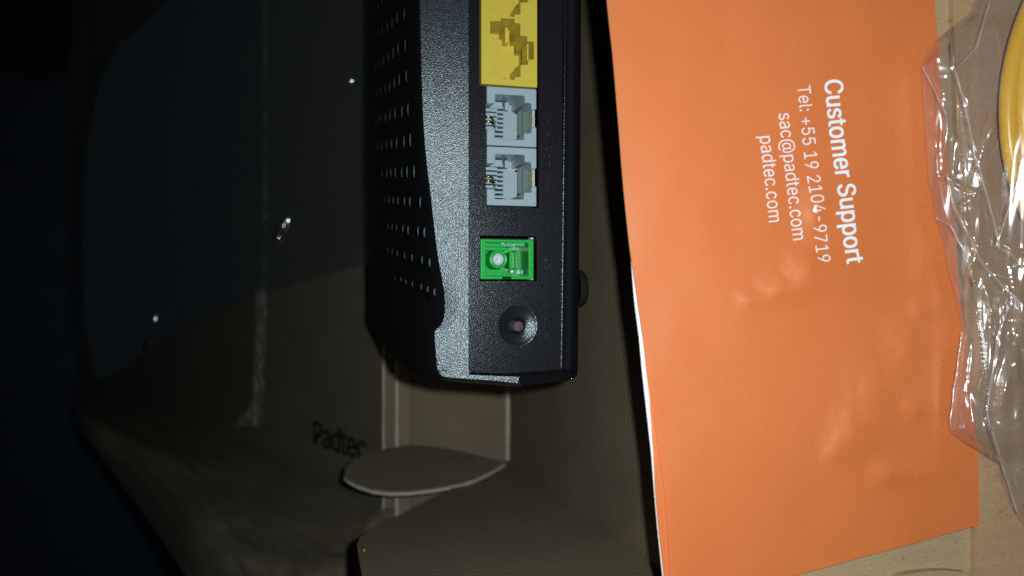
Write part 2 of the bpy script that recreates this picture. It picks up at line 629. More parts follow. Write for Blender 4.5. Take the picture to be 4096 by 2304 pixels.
def place_text(name, s, p_start, p_end, upv, nrm, mat, parent, offset=0.0, lift=0.00012, hscale=1.0, fn=None, height=None, dup=0.0, bold=0.0):
    V, F = text_mesh(s, offset)
    nb_, V0, F0 = len(V), list(V), list(F)
    if bold:
        V, F = [], []
        for q in range(5):
            dx, dy_ = [(0, 0), (1, .6), (-1, .6), (1, -.6), (-1, -.6)][q]
            V += [(v[0] + dx * bold, v[1] + dy_ * bold * .5, q * .0012) for v in V0]
            F += [tuple(i + q * nb_ for i in f) for f in F0]
    x0, x1 = min(v[0] for v in V), max(v[0] for v in V)
    a = (p_end - p_start)
    L = a.length
    k = L / (x1 - x0)
    a.normalize()
    b = upv - nrm * upv.dot(nrm)
    b = (b - a * b.dot(a)).normalized()
    ky = k * hscale
    if height:
        cap = max(v[1] for v in V)
        ky = height / cap
    out = []
    for v in V:
        p = p_start + a * ((v[0] - x0) * k) + b * (v[1] * ky) + nrm * (v[2] * k)
        if fn:
            p = fn(p)
        out.append(p + nrm * lift)
    if dup:
        n = len(out)
        low = [p - nrm * (lift + dup) for p in out]
        es = {}
        for f in F:
            for i in range(len(f)):
                e = (f[i], f[(i + 1) % len(f)])
                es[e] = es.get(e, 0) + 1
        F2 = list(F)
        for (i, j) in list(es):
            if (j, i) not in es:
                F2.append((i, j, j + n, i + n))
        out, F = out + low, F2
    return mk(name, out, F, mat, parent)


ps, pe = onlid(1255, 1776), onlid(1468, 1846)
hh = 96.0 / FPX * (ps - CP).dot(FW)
place_text('printed_word', 'Padtec', ps, pe, UP, CN, M['ink'], lid, bold=0.030, height=hh, lift=0.0002)

# side flap of the lid: folds up from the crease and rolls over
cre = [(300, 1530), (387, 1540), (560, 1607), (783, 1693), (960, 1775), (1125, 1855), (1300, 1938), (1500, 2030), (1640, 2060)]
sil = [(322, 1690), (345, 1735), (420, 1830), (520, 1965), (640, 2130), (760, 2310), (850, 2430), (1000, 2600), (1500, 2700)]
nu, nv = 170, 110
V = []
for i in range(nu):
    s = i / (nu - 1) * (len(cre) - 1)
    iw_ = i * 110 / nu
    k = min(int(s), len(cre) - 2)
    fr = s - k
    c = (cre[k][0] + (cre[k + 1][0] - cre[k][0]) * fr, cre[k][1] + (cre[k + 1][1] - cre[k][1]) * fr)
    q = (sil[k][0] + (sil[k + 1][0] - sil[k][0]) * fr, sil[k][1] + (sil[k + 1][1] - sil[k][1]) * fr)
    pc = onlid(c[0], c[1]) if c[0] < 1530 else onz(c[0], c[1], ZF)
    dc = (pc - CP).dot(FW)
    dq = dc * (0.93 - 0.10 * i / nu)
    for j in range(nv):
        t = j / (nv - 1)
        px, py = c[0] + (q[0] - c[0]) * t, c[1] + (q[1] - c[1]) * t
        ridge = dc * (1 - 0.17 * t) if t < 0.5 else None
        d1 = dc * (1 - (0.42 - 0.27 * i / nu) * t)
        rr = 0.52 + 0.08 * math.sin(iw_ * 0.11)
        if t > rr:
            d1 += dc * 0.55 * (t - rr) ** 1.6
        wr = 0.0009 * noise.noise(Vector((px / 60 - t * 6, t * 22 + px / 120, 4.0))) * max(0.0, 1 - abs(t - rr + .05) * 2.2) + 0.0011 * noise.noise(Vector((px / 120 + t * 2, t * 9 - px / 260, 1.3))) + 0.0008 * math.sin(26 * t + 0.022 * px + 2.5 * noise.noise(Vector((px / 150, t * 2, 0)))) * max(0, 1 - abs(t - rr) * 2.4)
        d1 -= wr * 2.2 * (0.4 + dc)
        d = ray(px, py)
        V.append(CP + d * (d1 / FPX))
mk('side_flap', V, grid_faces(nu, nv), M['board_lid_dim'], bx, smooth=True, solid=0.0025)

# packing tape across the lid with a torn whitish edge
nu, nv = 40, 120
V = []
low = [(330, 1530), (387, 1545), (560, 1612), (783, 1698), (960, 1712), (1050, 1706)]
for i in range(nu):
    px = 340 + (1046 - 340) * i / (nu - 1)
    for j in range(nv):
        t = j / (nv - 1)
        yb = lerp_curve(low, px, 0) - 6
        V.append(onlid(px, -200 + (yb + 200) * t, 0.0006))
tape = mk('packing_tape', V, grid_faces(nu, nv), M['tape'], bx, smooth=True)
V = []
nu, nv = 12, 260
for i in range(nu):
    for j in range(nv):
        t = j / (nv - 1)
        py = -200 + 1905 * t
        wd = (44 if py > 1150 else 9) + 5 * noise.noise(Vector((py / 40, 0, 0))) + 75 * max(0, (py - 1590) / 115.0) ** 1.5
        xr = 1066 - (0 if py < 1300 else (py - 1300) * 0.045) + 7 * noise.noise(Vector((py / 22, 5, 0))) + 4 * noise.noise(Vector((py / 8, 8, 0)))
        px = xr - wd * (1 - i / (nu - 1))
        V.append(onlid(px, py, 0.0011 + 0.0012 * noise.noise(Vector((px / 14, py / 45, 2)))))
mk('torn_edge', V, grid_faces(nu, nv), M['fray'], tape, smooth=True)

# shelf on the right: two boards, cut edge between them
def onshelf(px, py, up=0.0):
    return onplane(px, py, SH0 + BKN * up, BKN)


edge_px = [(3790, -200), (3798, 0), (3830, 900), (3886, 2110), (3884, 2260), (3880, 2560)]
sh = [Vector((XA + .0002, 0.25, onshelf(2600, 1152).z))]
p_l = [onplane(a, b, SH0, BKN) for a, b in edge_px]
zl = SH0 + BKN * 0
def shelf_at(x, y, up=0.0):
    p0 = SH0 + BKN * up
    return Vector((x, y, p0.z - BKN.x / BKN.z * (x - p0.x)))


poly = [shelf_at(XA - .001, p_l[0].y)] + p_l + [shelf_at(XA - .001, p_l[-1].y)]
mk('shelf_board', *slab_v(poly, -BKN * T), M['kraft_top'], bx)
p_r = [onshelf(a + 12, b, 0.0013) for a, b in edge_px]
poly = p_r + [shelf_at(0.42, p_r[-1].y, .0013), shelf_at(0.42, p_r[0].y, .0013)]
shr = mk('shelf_board', *slab_v(poly, -BKN * T), M['kraft_top2'], bx)
V, F = [], []
for k in range(61):
    py = -180 + 2700 * k / 60
    px = lerp_curve(edge_px, py)
    w1 = 5 + 3.0 * noise.noise(Vector((py / 60, 0, 4)))
    a, b = onshelf(px + 11 - w1, py, .0002), onshelf(px + 11, py, .0014)
    V += [a, b]
    if k:
        F.append((2 * k - 2, 2 * k - 1, 2 * k + 1, 2 * k))
mk('cut_edge', V, F, M['raw_edge'], shr)
# rounded flap tip peeping in at the lower edge
fl = [(3560, 2330), (3600, 2304), (3660, 2291), (3740, 2283), (3800, 2283), (3860, 2290), (3900, 2306), (3920, 2340), (3900, 2500), (3560, 2500)]
mk('flap_tip', *slab_v([onshelf(a, b, .0018) for a, b in fl], -BKN * 0.002), M['kraft_top'], bx)

# ================================================================== router
rt = thing('router', 'black grained plastic router standing in the box with its port side facing the viewer', 'router', (0.05, 0.03, -0.098))


def fz(px, py, z=0.0):
    p = onz(px, py, z)
    return (p.x, p.y)


YTOP = 0.135
# --- rear panel with cut-outs
x_l, x_r = fz(1875, 900)[0], fz(2250, 900)[0]
yb1, yb2, yb3 = fz(1877, 1488)[1], fz(2025, 1494)[1], fz(2255, 1477)[1]
outer = [(x_l, yb1), (fz(2025, 1494)[0], yb2), (x_r, yb3), (x_r, YTOP), (x_l, YTOP)]


def rect_px(x0, y0, x1, y1, pad=0.0):
    a, b = fz((x0), y1), fz(x1, y0)
    ax, bx_ = fz(x0, (y0 + y1) / 2)[0], fz(x1, (y0 + y1) / 2)[0]
    return [(ax - pad, a[1] - pad), (bx_ + pad, a[1] - pad), (bx_ + pad, b[1] + pad), (ax - pad, b[1] + pad)]


ye_x0, ye_x1 = fz(1923, 200)[0], fz(2145, 200)[0]
ye_y0 = fz(2035, 345)[1]
PITCH = 0.01397
ye_y1 = YTOP - 0.004
ph_x0, ph_x1 = fz(1949, 480)[0], fz(2146, 480)[0]
ph1 = (fz(2047, 588)[1], fz(2047, 353)[1])
ph2 = (fz(2046, 824)[1], fz(2046, 591)[1])
gr = rect_px(1919, 946, 2147, 1124)
dc_ = onz(2071, 1303)
DR = 0.00445
pad = 0.0003
hole_ports = [(ye_x0 - pad, ye_y0 - pad), (ph_x0 - pad, ye_y0 - pad), (ph_x0 - pad, ph2[0] - pad), (ph_x1 + pad + .0002, ph2[0] - pad), (ph_x1 + pad + .0002, ye_y0), (ye_x1 + pad + .0003, ye_y0), (ye_x1 + pad + .0003, ye_y1 + pad), (ye_x0 - pad, ye_y1 + pad)]
panel = mk('rear_panel', *prism_v([outer, hole_ports, gr, circ(dc_.x, dc_.y, DR, 48)], -0.0022, 0.0), M['panel'], rt)

# recess darkness behind the ports
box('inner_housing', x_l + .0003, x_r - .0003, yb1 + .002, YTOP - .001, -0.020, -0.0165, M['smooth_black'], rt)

# --- shell: band, outer skin and body
band_l = [(1676, -560), (1678, -300), (1680, 0), (1684, 200), (1690, 400), (1702, 600), (1725, 799), (1748, 998), (1771, 1130), (1779, 1196), (1778, 1263), (1765, 1296), (1743, 1322), (1739, 1342), (1745, 1428), (1751, 1481)]
DROP = 0.0016


def smooth_curve(pts, per=5):
    out = []
    for i in range(len(pts) - 1):
        p0, p1, p2, p3 = pts[max(i - 1, 0)], pts[i], pts[i + 1], pts[min(i + 2, len(pts) - 1)]
        for k in range(per):
            t = k / per
            out.append(tuple(0.5 * ((2 * p1[c]) + (-p0[c] + p2[c]) * t + (2 * p0[c] - 5 * p1[c] + 4 * p2[c] - p3[c]) * t * t + (-p0[c] + 3 * p1[c] - 3 * p2[c] + p3[c]) * t ** 3) for c in (0, 1)))
    out.append(pts[-1])
    return out


bl = smooth_curve(band_l, 4)
nb = 9
V = []
for a, b in bl:
    pl = onz(a, b, -DROP)
    for k in range(nb):
        t = k / (nb - 1)
        x = pl.x + (x_l - 0.0001 - pl.x) * t
        z = -DROP + (DROP + 0.0002) * (1 - (1 - t) ** 1.08)
        V.append((x, pl.y, z))
F = grid_faces(len(bl), nb)
# rounded lower left corner and lower strip
corner = [(1751, 1481), (1757, 1493), (1771, 1505), (1800, 1510), (1864, 1515), (1960, 1521), (2069, 1533)]
inner = [(1877, 1481), (1877, 1490), (1877, 1499), (1878, 1499.5), (1890, 1500), (1966, 1503), (2078, 1508)]
base = len(V)
ZC = [-DROP * .8, -.0013, -.0010, -.0006, .0002, .0009, .0018]
ZI = [.0002, .0002, .0002, .0002, .0003, .0010, .0019]
for (a, b), (c, d), za_, zb_ in zip(corner, inner, ZC, ZI):
    p = onz(a, b, za_)
    q = onz(c, d, zb_)
    for k in range(nb):
        t = k / (nb - 1)
        z = p.z + (q.z - p.z) * (1 - (1 - t) ** 1.15)
        V.append((p.x + (q.x - p.x) * t, p.y + (q.y - p.y) * t, z))
F += [tuple(base + i for i in f) for f in grid_faces(len(corner), nb)]
rim = mk('rim_band', V, F, M['shell'], rt, smooth=True)

# outer skin: sections going down from the band edge
sec = [(-DROP, 0.0), (-DROP - .0006, 0.0004), (-.006, 0.0007), (-.02, 0.0010), (-.045, 0.0014), (-.07, 0.0016), (-.082, 0.0018), (-.090, 0.0012), (-.0935, -0.0008)]
corner_s = smooth_curve(corner, 7)
profile = []
for a, b in smooth_curve(band_l, 9):
    p = onz(a, b, -DROP)
    profile.append((p.x, p.y))
for a, b in corner_s[1:]:
    p = onz(a, b, -DROP * .8)
    profile.append((p.x, p.y))
low_r = [(2080, 1541), (2180, 1530), (2270, 1519), (2298, 1512), (2308, 1503), (2311, 1488), (2312, 1380), (2317, 950), (2321, 600), (2323, 300), (2325, 0), (2328, -560)]
for a, b in low_r:
    p = onz(a, b, -DROP)
    profile.append((p.x, p.y))
x_min = min(p[0] for p in profile)
y_min = min(p[1] for p in profile)
V = []
n = len(profile)
for si, (z, grow) in enumerate(sec):
    blend = min(1.0, max(0.0, (-z - 0.002) / 0.012))
    rc = 0.004 + 0.016 * min(1.0, -z / 0.09)
    for (x, y) in profile:
        # deeper down the notch fades out and the lower left corner gets rounder
        tx = x
        if x < x_l:
            tx = x_min + (x - x_min) * (1 - blend * 0.9) if y > y_min + 0.004 else x_min + (x - x_min) * (1 - blend * 0.55)
        X, Y = tx - grow * (1 if x < x_l else -0.3), y
        if y < y_min + 0.006 and x < fz(2300, 1500)[0]:
            Y = y - grow * 0.9
        # corner rounding
        cx, cy = x_min - grow + rc, y_min - grow + rc
        if X < cx and Y < cy:
            d = math.hypot(X - cx, Y - cy)
            if d > rc:
                X, Y = cx + (X - cx) * rc / d, cy + (Y - cy) * rc / d
        V.append((X, Y, z))
F = []
for s_ in range(len(sec) - 1):
    for i in range(n - 1):
        F.append((s_ * n + i, s_ * n + i + 1, (s_ + 1) * n + i + 1, (s_ + 1) * n + i))
F.append(tuple((len(sec) - 1) * n + i for i in range(n)))
skin = mk('outer_shell', V, F, M['smooth_black'], rt, smooth=True)
sub = skin

# lower strip and right hand rims around the recessed panel
def band_between(name, A, B, za, zb, mat, parent, nk=6, power=1.0):
    V = []
    za0 = za
    for n_, ((a, b), (c, d)) in enumerate(zip(A, B)):
        za = za0[n_] if isinstance(za0, list) else za0
        p, q = onz(a, b, za), onz(c, d, zb)
        for k in range(nk):
            t = k / (nk - 1)
            V.append((p.x + (q.x - p.x) * t, p.y + (q.y - p.y) * t, za + (zb - za) * t ** power))
    return mk(name, V, grid_faces(len(A), nk), mat, parent, smooth=True)


# dark rounding under the bright strip
band_between('rim_edge', [(1751, 1481), (1757, 1493), (1771, 1505), (1800, 1510), (1864, 1515), (1960, 1521), (2069, 1533)],
             [(1746, 1492), (1752, 1508), (1768, 1520), (1800, 1526), (1864, 1532), (1960, 1538), (2064, 1547)], ZC, -.006, M['shell'], rt, 6, 2.0)
# fillet, rim and outward slope along the base side
ra = [(2243, -560), (2250, -200), (2254, 0), (2256, 400), (2252, 760), (2250, 950), (2246, 1300), (2243, 1474)]
rb = [(2264, -560), (2271, -200), (2274, 0), (2274, 400), (2269, 760), (2268, 950), (2263, 1300), (2261, 1476)]
rcv = [(2286, -560), (2294, -200), (2296, 0), (2294, 400), (2291, 760), (2288, 950), (2284, 1300), (2281, 1480)]
rdv = [(2318, -560), (2324, -200), (2325, 0), (2322, 400), (2320, 760), (2316, 950), (2311, 1380), (2309, 1502)]
band_between('base_fillet', ra, rb, 0.0001, 0.0011, M['panel'], rt, 7, 2.2)
band_between('base_rim', rb, rcv, 0.0011, 0.0010, M['panel'], rt, 3)
band_between('base_edge', rcv, rdv, 0.0010, -DROP, M['smooth_black'], rt, 5, 1.6)
# lower wall of the base: from the recessed panel out to the edge
band_between('base_lip', [(1877, 1487), (2025, 1493), (2090, 1490), (2150, 1485), (2243, 1475), (2261, 1476), (2281, 1480)],
             [(1877, 1500), (2025, 1506), (2090, 1508), (2150, 1503), (2243, 1492), (2263, 1492), (2286, 1492)], 0.0, -0.0010, M['smooth_black'], rt, 3)
band_between('base_lip', [(2080, 1508), (2150, 1502), (2243, 1491), (2263, 1491), (2286, 1491)],
             [(2080, 1541), (2150, 1534), (2250, 1522), (2295, 1513), (2309, 1500)], -0.0004, -DROP, M['smooth_black'], rt, 4)
# clip between shell and base
a, b = onz(2066, 1520, -.0016), onz(2082, 1544, -.0016)
box('clip_gap', a.x, b.x, b.y, a.y, -.004, -.0014, M['smooth_black'], rt)
# rubber foot on the base
fo = onz(2313, 1155, -0.006)
V, F = [], []
n = 28
for k, (rr, xx) in enumerate([(0.0044, -0.0006), (0.0044, 0.0009), (0.0040, 0.0015), (0.0020, 0.0018), (0.0002, 0.0018)]):
    for i in range(n):
        an = 2 * math.pi * i / n
        V.append((fo.x + xx, fo.y + rr * math.cos(an), fo.z - .001 + rr * math.sin(an)))
    if k:
        for i in range(n):
            j = (i + 1) % n
            F.append(((k - 1) * n + i, (k - 1) * n + j, k * n + j, k * n + i))
mk('rubber_foot', V, F, M['rubber'], rt, smooth=True)

# --- vent louvres on the top side (left in view)
rows = [((1622, 55), (1510, 150), 7), ((1626, 180), (1515, 265), 7), ((1630, 305), (1520, 375), 7), ((1637, 437), (1518, 482), 7), ((1646, 560), (1522, 588), 7),
        ((1656, 686), (1541, 695), 7), ((1668, 808), (1550, 800), 7), ((1684, 928), (1562, 905), 7), ((1705, 1050), (1560, 1000), 7), ((1724, 1169), (1590, 1110), 7),
        ((1620, -70), (1508, 40), 7)]
lv = None
xw = x_min - 0.0009
WN = Vector((1, 0, 0))
for ri, (pa, pb, cnt) in enumerate(rows):
    za = onplane(pa[0], pa[1], Vector((xw, 0, 0)), WN)
    zb_ = onplane(pb[0], pb[1], Vector((xw, 0, 0)), WN)
    for k in range(cnt):
        t = k / (cnt - 1)
        p = za + (zb_ - za) * t
        gz = [q for q in sec if q[0] <= p.z][0] if p.z > sec[-1][0] else sec[-2]
        p.x = x_min - gz[1] - .0001
        hl = 0.00145 * (1.0 - 0.55 * max(0, ri - 4) / 5 if ri < 10 else 1) * (1 - .25 * t)
        if lv is None:
            # ledge that faces up, tapering into the wall
            m_ = 8
            V = []
            for q in range(m_ + 1):
                an = math.pi * q / m_
                V.append((-0.00025 * math.sin(an), 0.0011 * math.cos(an), -.00005 * math.sin(an)))
            V2 = [(0.0004, 0.0011 * math.cos(math.pi * q / m_), -0.0016) for q in range(m_ + 1)]
            F = [tuple(range(m_ + 1))] + [(q, q + 1, q + 1 + m_ + 1, q + m_ + 1) for q in range(m_)]
            lv = bpy.data.meshes.new('vent_slot')
            lv.from_pydata(V + V2, [], F)
            lv.materials.append(M['louvre'])
        o = bpy.data.objects.new('vent_slot', lv)
        COL.objects.link(o)
        o.parent = rt
        o.location = p - ROOT[rt.name]
        o.scale = (1 - .5 * t, hl / 0.0011, 1)

# --- yellow network port block
blk = bpy.data.objects.new('network_port_block', None)


def z2(pts, sx, ox, oy):
    return [(ox + a / sx, oy + b / sx) for a, b in pts]


hole45 = z2([(580, 306), (734, 306), (736, 263), (935, 273), (932, 332), (1022, 338), (1018, 517), (1118, 522), (1117, 600), (1215, 603), (1215, 862), (1135, 868), (1132, 941), (1022, 945), (1022, 1117), (937, 1120), (935, 1155), (738, 1148), (738, 1104), (583, 1098)], 3.622, 1800, 0)
h45 = [fz(a, b, 0.0006) for a, b in hole45]
loops = [[(ye_x0, ye_y0), (ye_x1, ye_y0), (ye_x1, ye_y1), (ye_x0, ye_y1)]]
nport = 7
for k in range(nport):
    loops.append([(x, y + PITCH * k) for x, y in h45])
ypb = mk('network_port_block', *prism_v(loops, -0.0115, 0.0006), M['yellow'], rt)
hx0, hx1 = min(p[0] for p in h45), max(p[0] for p in h45)
hy0, hy1 = min(p[1] for p in h45), max(p[1] for p in h45)
box('port_back', ye_x0 + .0002, ye_x1 - .0002, ye_y0 + .0002, ye_y1 - .0002, -0.0130, -0.0117, M['yellow'], ypb)
wx = hx1 - hx0
for k in range(nport):
    dy = PITCH * k
    # stepped inner floor, contact tongue and side rails
    v, f = join(box_v(hx0 - .0012, hx0 + wx * .165, hy0 + dy + .0006, hy1 + dy - .0022, -.0116, -.0079),
                box_v(hx0 + wx * .165, hx0 + wx * .43, hy0 + dy + .0006, hy1 + dy - .0022, -.0116, -.0081),
                box_v(hx0 + wx * .43, hx0 + wx * .80, hy0 + dy + .0006, hy1 + dy - .0022, -.0116, -.0083))
    mk('contact_tongue', v, f, M['yellow'], ypb, bevel=0.0001)
    for ya in (hy0 + .0001, hy1 - .0038):
        L_ = 0.0018 if ya < hy0 + .001 else 0.0036
        v, f = box_v(hx0 + wx * .50, hx0 + wx * .60, ya + dy, ya + dy + L_, -.0100, -.0052)
        mk('guide_rail', v, f, M['yellow'], ypb, bevel=0.0001)
    for q in range(8):
        yy = hy0 + dy + .0022 + q * 0.00105
        v, f = box_v(hx0 - .0002, hx0 + .0004, yy, yy + .00035, -.0079, -.0071)
        mk('contact_rib', v, f, M['yellow'], ypb)
    v, f = box_v(hx0 + wx * .865, hx0 + wx * .90, fz(2100, 240)[1] + dy, fz(2100, 172)[1] + dy, -.0040, -.0002)
    mk('latch_lip', v, f, M['yellow'], ypb)

# --- grey phone ports
top_p = z2([(183, 75), (715, 100), (712, 316), (657, 318), (660, 250), (587, 245), (587, 168), (275, 152), (272, 250), (183, 250)], 2.683, 1880, 320)
bot_p = z2([(180, 520), (268, 528), (268, 632), (580, 642), (582, 570), (660, 568), (662, 505), (708, 505), (710, 722), (183, 697)], 2.683, 1880, 320)
tpw = [fz(a, b, .0004) for a, b in top_p]
bpw = [fz(a, b, .0004) for a, b in bot_p]
PX0, PX1 = min(p[0] for p in tpw), max(p[0] for p in tpw)
PY0, PY1 = min(p[1] for p in bpw), max(p[1] for p in tpw)
# square up the outer sides
def sq(pts):
    return [((PX0 if abs(x - PX0) < .0003 else PX1 if abs(x - PX1) < .0005 else x), (PY0 if abs(y - PY0) < .0009 and y < PY0 + .0009 and (abs(x - PX0) < .0004 or abs(x - PX1) < .0004) else PY1 if y > PY1 - .0009 and (abs(x - PX0) < .0004 or abs(x - PX1) < .0004) else y)) for x, y in pts]


tpw, bpw = sq(tpw), sq(bpw)
PP = ph1[1] - ph2[1]
WX, WY = PX1 - PX0, PY1 - PY0
for k in range(2):
    dy = -PP * k
    v, f = join(prism_v([[(x, y + dy) for x, y in tpw]], -.0105, .0004), prism_v([[(x, y + dy) for x, y in bpw]], -.0105, .0004),
                box_v(PX0 + .0002, PX1 - .0002, PY0 + dy + .0002, PY1 + dy - .0002, -.0118, -.0106))
    pp = mk('phone_port', v, f, M['grey'], rt, bevel=0.00022)
    pp['label'] = 'grey telephone socket next to the yellow ports' if k == 0 else 'grey telephone socket on the green port side'
    # contact comb: bars from the left opening into the cavity
    for q in range(8):
        yy = PY0 + dy + WY * (0.175 + 0.078 * q)
        x0 = PX0 - .0001 if 1 < q < 7 else PX0 + WX * .17
        v, f = join(box_v(x0, PX0 + WX * .46, yy, yy + WY * .040, -.0106, -.0052), box_v(x0, PX0 + WX * .30, yy - WY * .006, yy + WY * .046, -.0106, -.0036 if 1 < q < 7 else -.006))
        mk('comb_bar', v, f, M['grey'], pp, bevel=0.00006)
    v = slab_v([Vector((PX0 + WX * .48, PY0 + dy + WY * .12, -.0062)), Vector((PX0 + WX * .725, PY0 + dy + WY * .20, -.0046)), Vector((PX0 + WX * .725, PY0 + dy + WY * .63, -.0046)), Vector((PX0 + WX * .48, PY0 + dy + WY * .70, -.0062))], Vector((0, 0, -.005)))
    mk('inner_slope', *v, M['grey'], pp)
    v, f = box_v(PX0 + WX * .17, PX0 + WX * .46, PY0 + dy + WY * .74, PY0 + dy + WY * .85, -.0106, -.0060)
    mk('inner_step', v, f, M['grey'], pp, bevel=.0001)
    for yy, L_ in ((PY0 + dy + WY * .70, WY * .135), (PY0 + dy + WY * .13, WY * .045)):
        v, f = box_v(PX0 + WX * .49, PX0 + WX * .57, yy, yy + L_, -.0106, -.0050)
        mk('guide_rail', v, f, M['grey'], pp, bevel=.0001)
    # darker metal inside the latch gap, in two leaves, and the tinned shield edge
    for (xa, xb) in ((.725, .822), (.830, .945)):
        v, f = box_v(PX0 + WX * xa, PX0 + WX * xb, PY0 + dy + WY * .25, PY0 + dy + WY * .68, -.0075, -.0040)
        mk('latch_leaf', v, f, M['grey_dark'], pp, bevel=.0001)
    v, f = box_v(PX0 + WX * .945, PX0 + WX * .996, PY0 + dy + WY * .335, PY0 + dy + WY * .655, -.0100, -.0009)
    mk('shield_edge', v, f, M['tin'], pp)
    # two gold contacts
    for ym in (.505, .43):
        yy = PY0 + dy + WY * ym
        pts = [(PX0 - .0001, yy, -.0016), (PX0 + WX * .12, yy, -.0015), (PX0 + WX * .17, yy - WY * .02, -.0020), (PX0 + WX * .235, yy - WY * .085, -.0030)]
        mk('contact_pin', *tube_v(pts, .00023, 8), M['gold'], pp, smooth=True)

# --- green fibre port
gi = z2([(310, 212), (1560, 222), (1545, 1188), (292, 1182)], 7.246, 1900, 940)
go = z2([(165, 118), (1700, 140), (1690, 1285), (1062, 1285), (1062, 1190), (800, 1190), (798, 1285), (150, 1283)], 7.246, 1900, 940)
gow = [fz(a, b, .0004) for a, b in go]
giw = [fz(a, b, .0004) for a, b in gi]
gx0, gx1 = gow[0][0], gow[1][0]
gy0, gy1 = gow[2][1], gow[0][1]
gow = [(gx0, gy1), (gx1, gy1), (gx1, gy0), (gow[3][0], gy0), (gow[3][0], giw[2][1] - .0002), (gow[6][0], giw[2][1] - .0002), (gow[6][0], gy0), (gx0, gy0)]
giw = [(giw[0][0], giw[0][1]), (giw[1][0], giw[0][1]), (giw[1][0], giw[2][1]), (giw[0][0], giw[2][1])]
fp = mk('fibre_port', *prism_v([gow, giw], -.0085, .0004), M['green'], rt, bevel=.00012)
ix0, ix1, iy0, iy1 = giw[0][0], giw[1][0], giw[2][1], giw[0][1]
iw, ih = ix1 - ix0, iy1 - iy0
box('port_back', ix0 - .0003, ix1 + .0003, iy0 - .0003, iy1 + .0003, -.0085, -.0075, M['green'], fp)
# ledges stepping down inside
v, f = join(box_v(ix0, ix0 + iw * .62, iy1 - ih * .12, iy1 - .00005, -.0075, -.0012), box_v(ix0, ix0 + iw * .62, iy0 + .00005, iy0 + ih * .10, -.0075, -.0014),
            box_v(ix0, ix0 + iw * .55, iy1 - ih * .22, iy1 - ih * .12, -.0075, -.0028), box_v(ix0, ix0 + iw * .55, iy0 + ih * .10, iy0 + ih * .20, -.0075, -.0028),
            box_v(ix0, ix0 + iw * .05, iy0 + ih * .2, iy1 - ih * .22, -.0075, -.0024))
mk('inner_ledge', v, f, M['green'], fp, bevel=.00008)
sc = onz(1995, 1037, -.0016)
mk('sleeve', *lathe_v((sc.x, sc.y, 0), [(.00215, -.0076), (.00215, -.0019), (.00200, -.0016), (.00150, -.0016), (.00136, -.0019), (.00136, -.0050)], 40), M['green'], fp, smooth=True)
fe = mk('ferrule', *lathe_v((sc.x - .0001, sc.y, 0), [(.00135, -.0021), (.00120, -.0023), (.0009, -.0030), (.0006, -.0034), (.0001, -.0034)], 32), M['ceramic'], fp, smooth=True)
mk('ferrule_tip', *lathe_v((sc.x - .0004, sc.y + .0001, 0), [(.0006, -.0033), (.0006, -.0024), (.0005, -.0022), (.0001, -.0021)], 20), M['ceramic'], fp, smooth=True)
a1, a2 = onz(2062, 1000, -.0012), onz(2073, 1080, -.0012)
box('latch', a1.x, a2.x, a2.y, a1.y, -.0070, -.0008, M['green'], fp, bevel=.0001)
box('latch_block', a1.x - .0011, a1.x - .00002, a2.y + .0004, a1.y - .0005, -.0070, -.0022, M['green'], fp, bevel=.0001)
M['clear_bit'] = plain('clear_plastic_insert', (0.10, 0.40, 0.20), 0.16, 0.6, 1500)
g1 = [onz(a, b, -.0008) for a, b in z2([(770, 290), (840, 245), (1100, 232), (1420, 240), (1430, 310), (1380, 340), (1100, 332), (830, 335)], 7.246, 1900, 940)]
V, F = [], []
for i in range(14):
    for j in range(4):
        px, py = 1900 + (775 + 655 * i / 13) / 7.246, 940 + (238 + 95 * j / 3) / 7.246
        V.append(onz(px, py, -.0009 + .00035 * noise.noise(Vector((i * .9, j * .8, 2)))))
mk('clear_insert', V, grid_faces(14, 4), M['clear_bit'], fp, smooth=True)
V = []
for i in range(10):
    for j in range(4):
        px, py = 1900 + (1000 + 400 * i / 9) / 7.246, 940 + (1010 + 130 * j / 3) / 7.246
        V.append(onz(px, py, -.0026 + .0005 * noise.noise(Vector((i * .8, j * .9, 7)))))
mk('clear_insert', V, grid_faces(10, 4), M['clear_bit'], fp, smooth=True)
# pale nubs at two outer corners
for (a, b) in ((2130, 954), (2130, 1116)):
    p = onz(a, b, .0002)
    box('corner_nub', p.x - .0004, p.x + .0002, p.y - .0002, p.y + .0002, -.002, .0001, M['ceramic'], fp)

# --- power socket
dk = mk('power_socket', *lathe_v((dc_.x, dc_.y, 0), [(DR + .0001, .00010), (DR - .00005, 0.00008), (DR - .0002, -.00002), (.0036, -.00024), (.0028, -.00049), (0.0021, -.00076), (0.00175, -.0010), (.0016, -.0020), (.0015, -.009), (.0001, -.009)], 48), M['dish'], rt, smooth=True)
pc_ = onz(2078, 1306, 0)
mk('pin', *lathe_v((pc_.x - .0001, pc_.y, 0), [(.00115, -.009), (.00117, -.0004), (.00108, -.00025), (.00001, -.00022)], 28), M['pin'], dk, smooth=True)

# --- moulded lettering, slightly proud of the panel
LX = Vector((0, 1, 0))
LU = Vector((-1, 0, 0))


def mould(s, pxa, pya, pyb, hpx, off=-0.01):
    a, b = onz(pxa, pya, .0001), onz(pxa, pyb, .0001)
    hgt = hpx / 18.0 * 0.001
    return place_text('moulded_lettering', s, a, b, LU, Vector((0, 0, 1)), M['panel'], panel, offset=off, height=hgt, lift=.00024, dup=.0003)


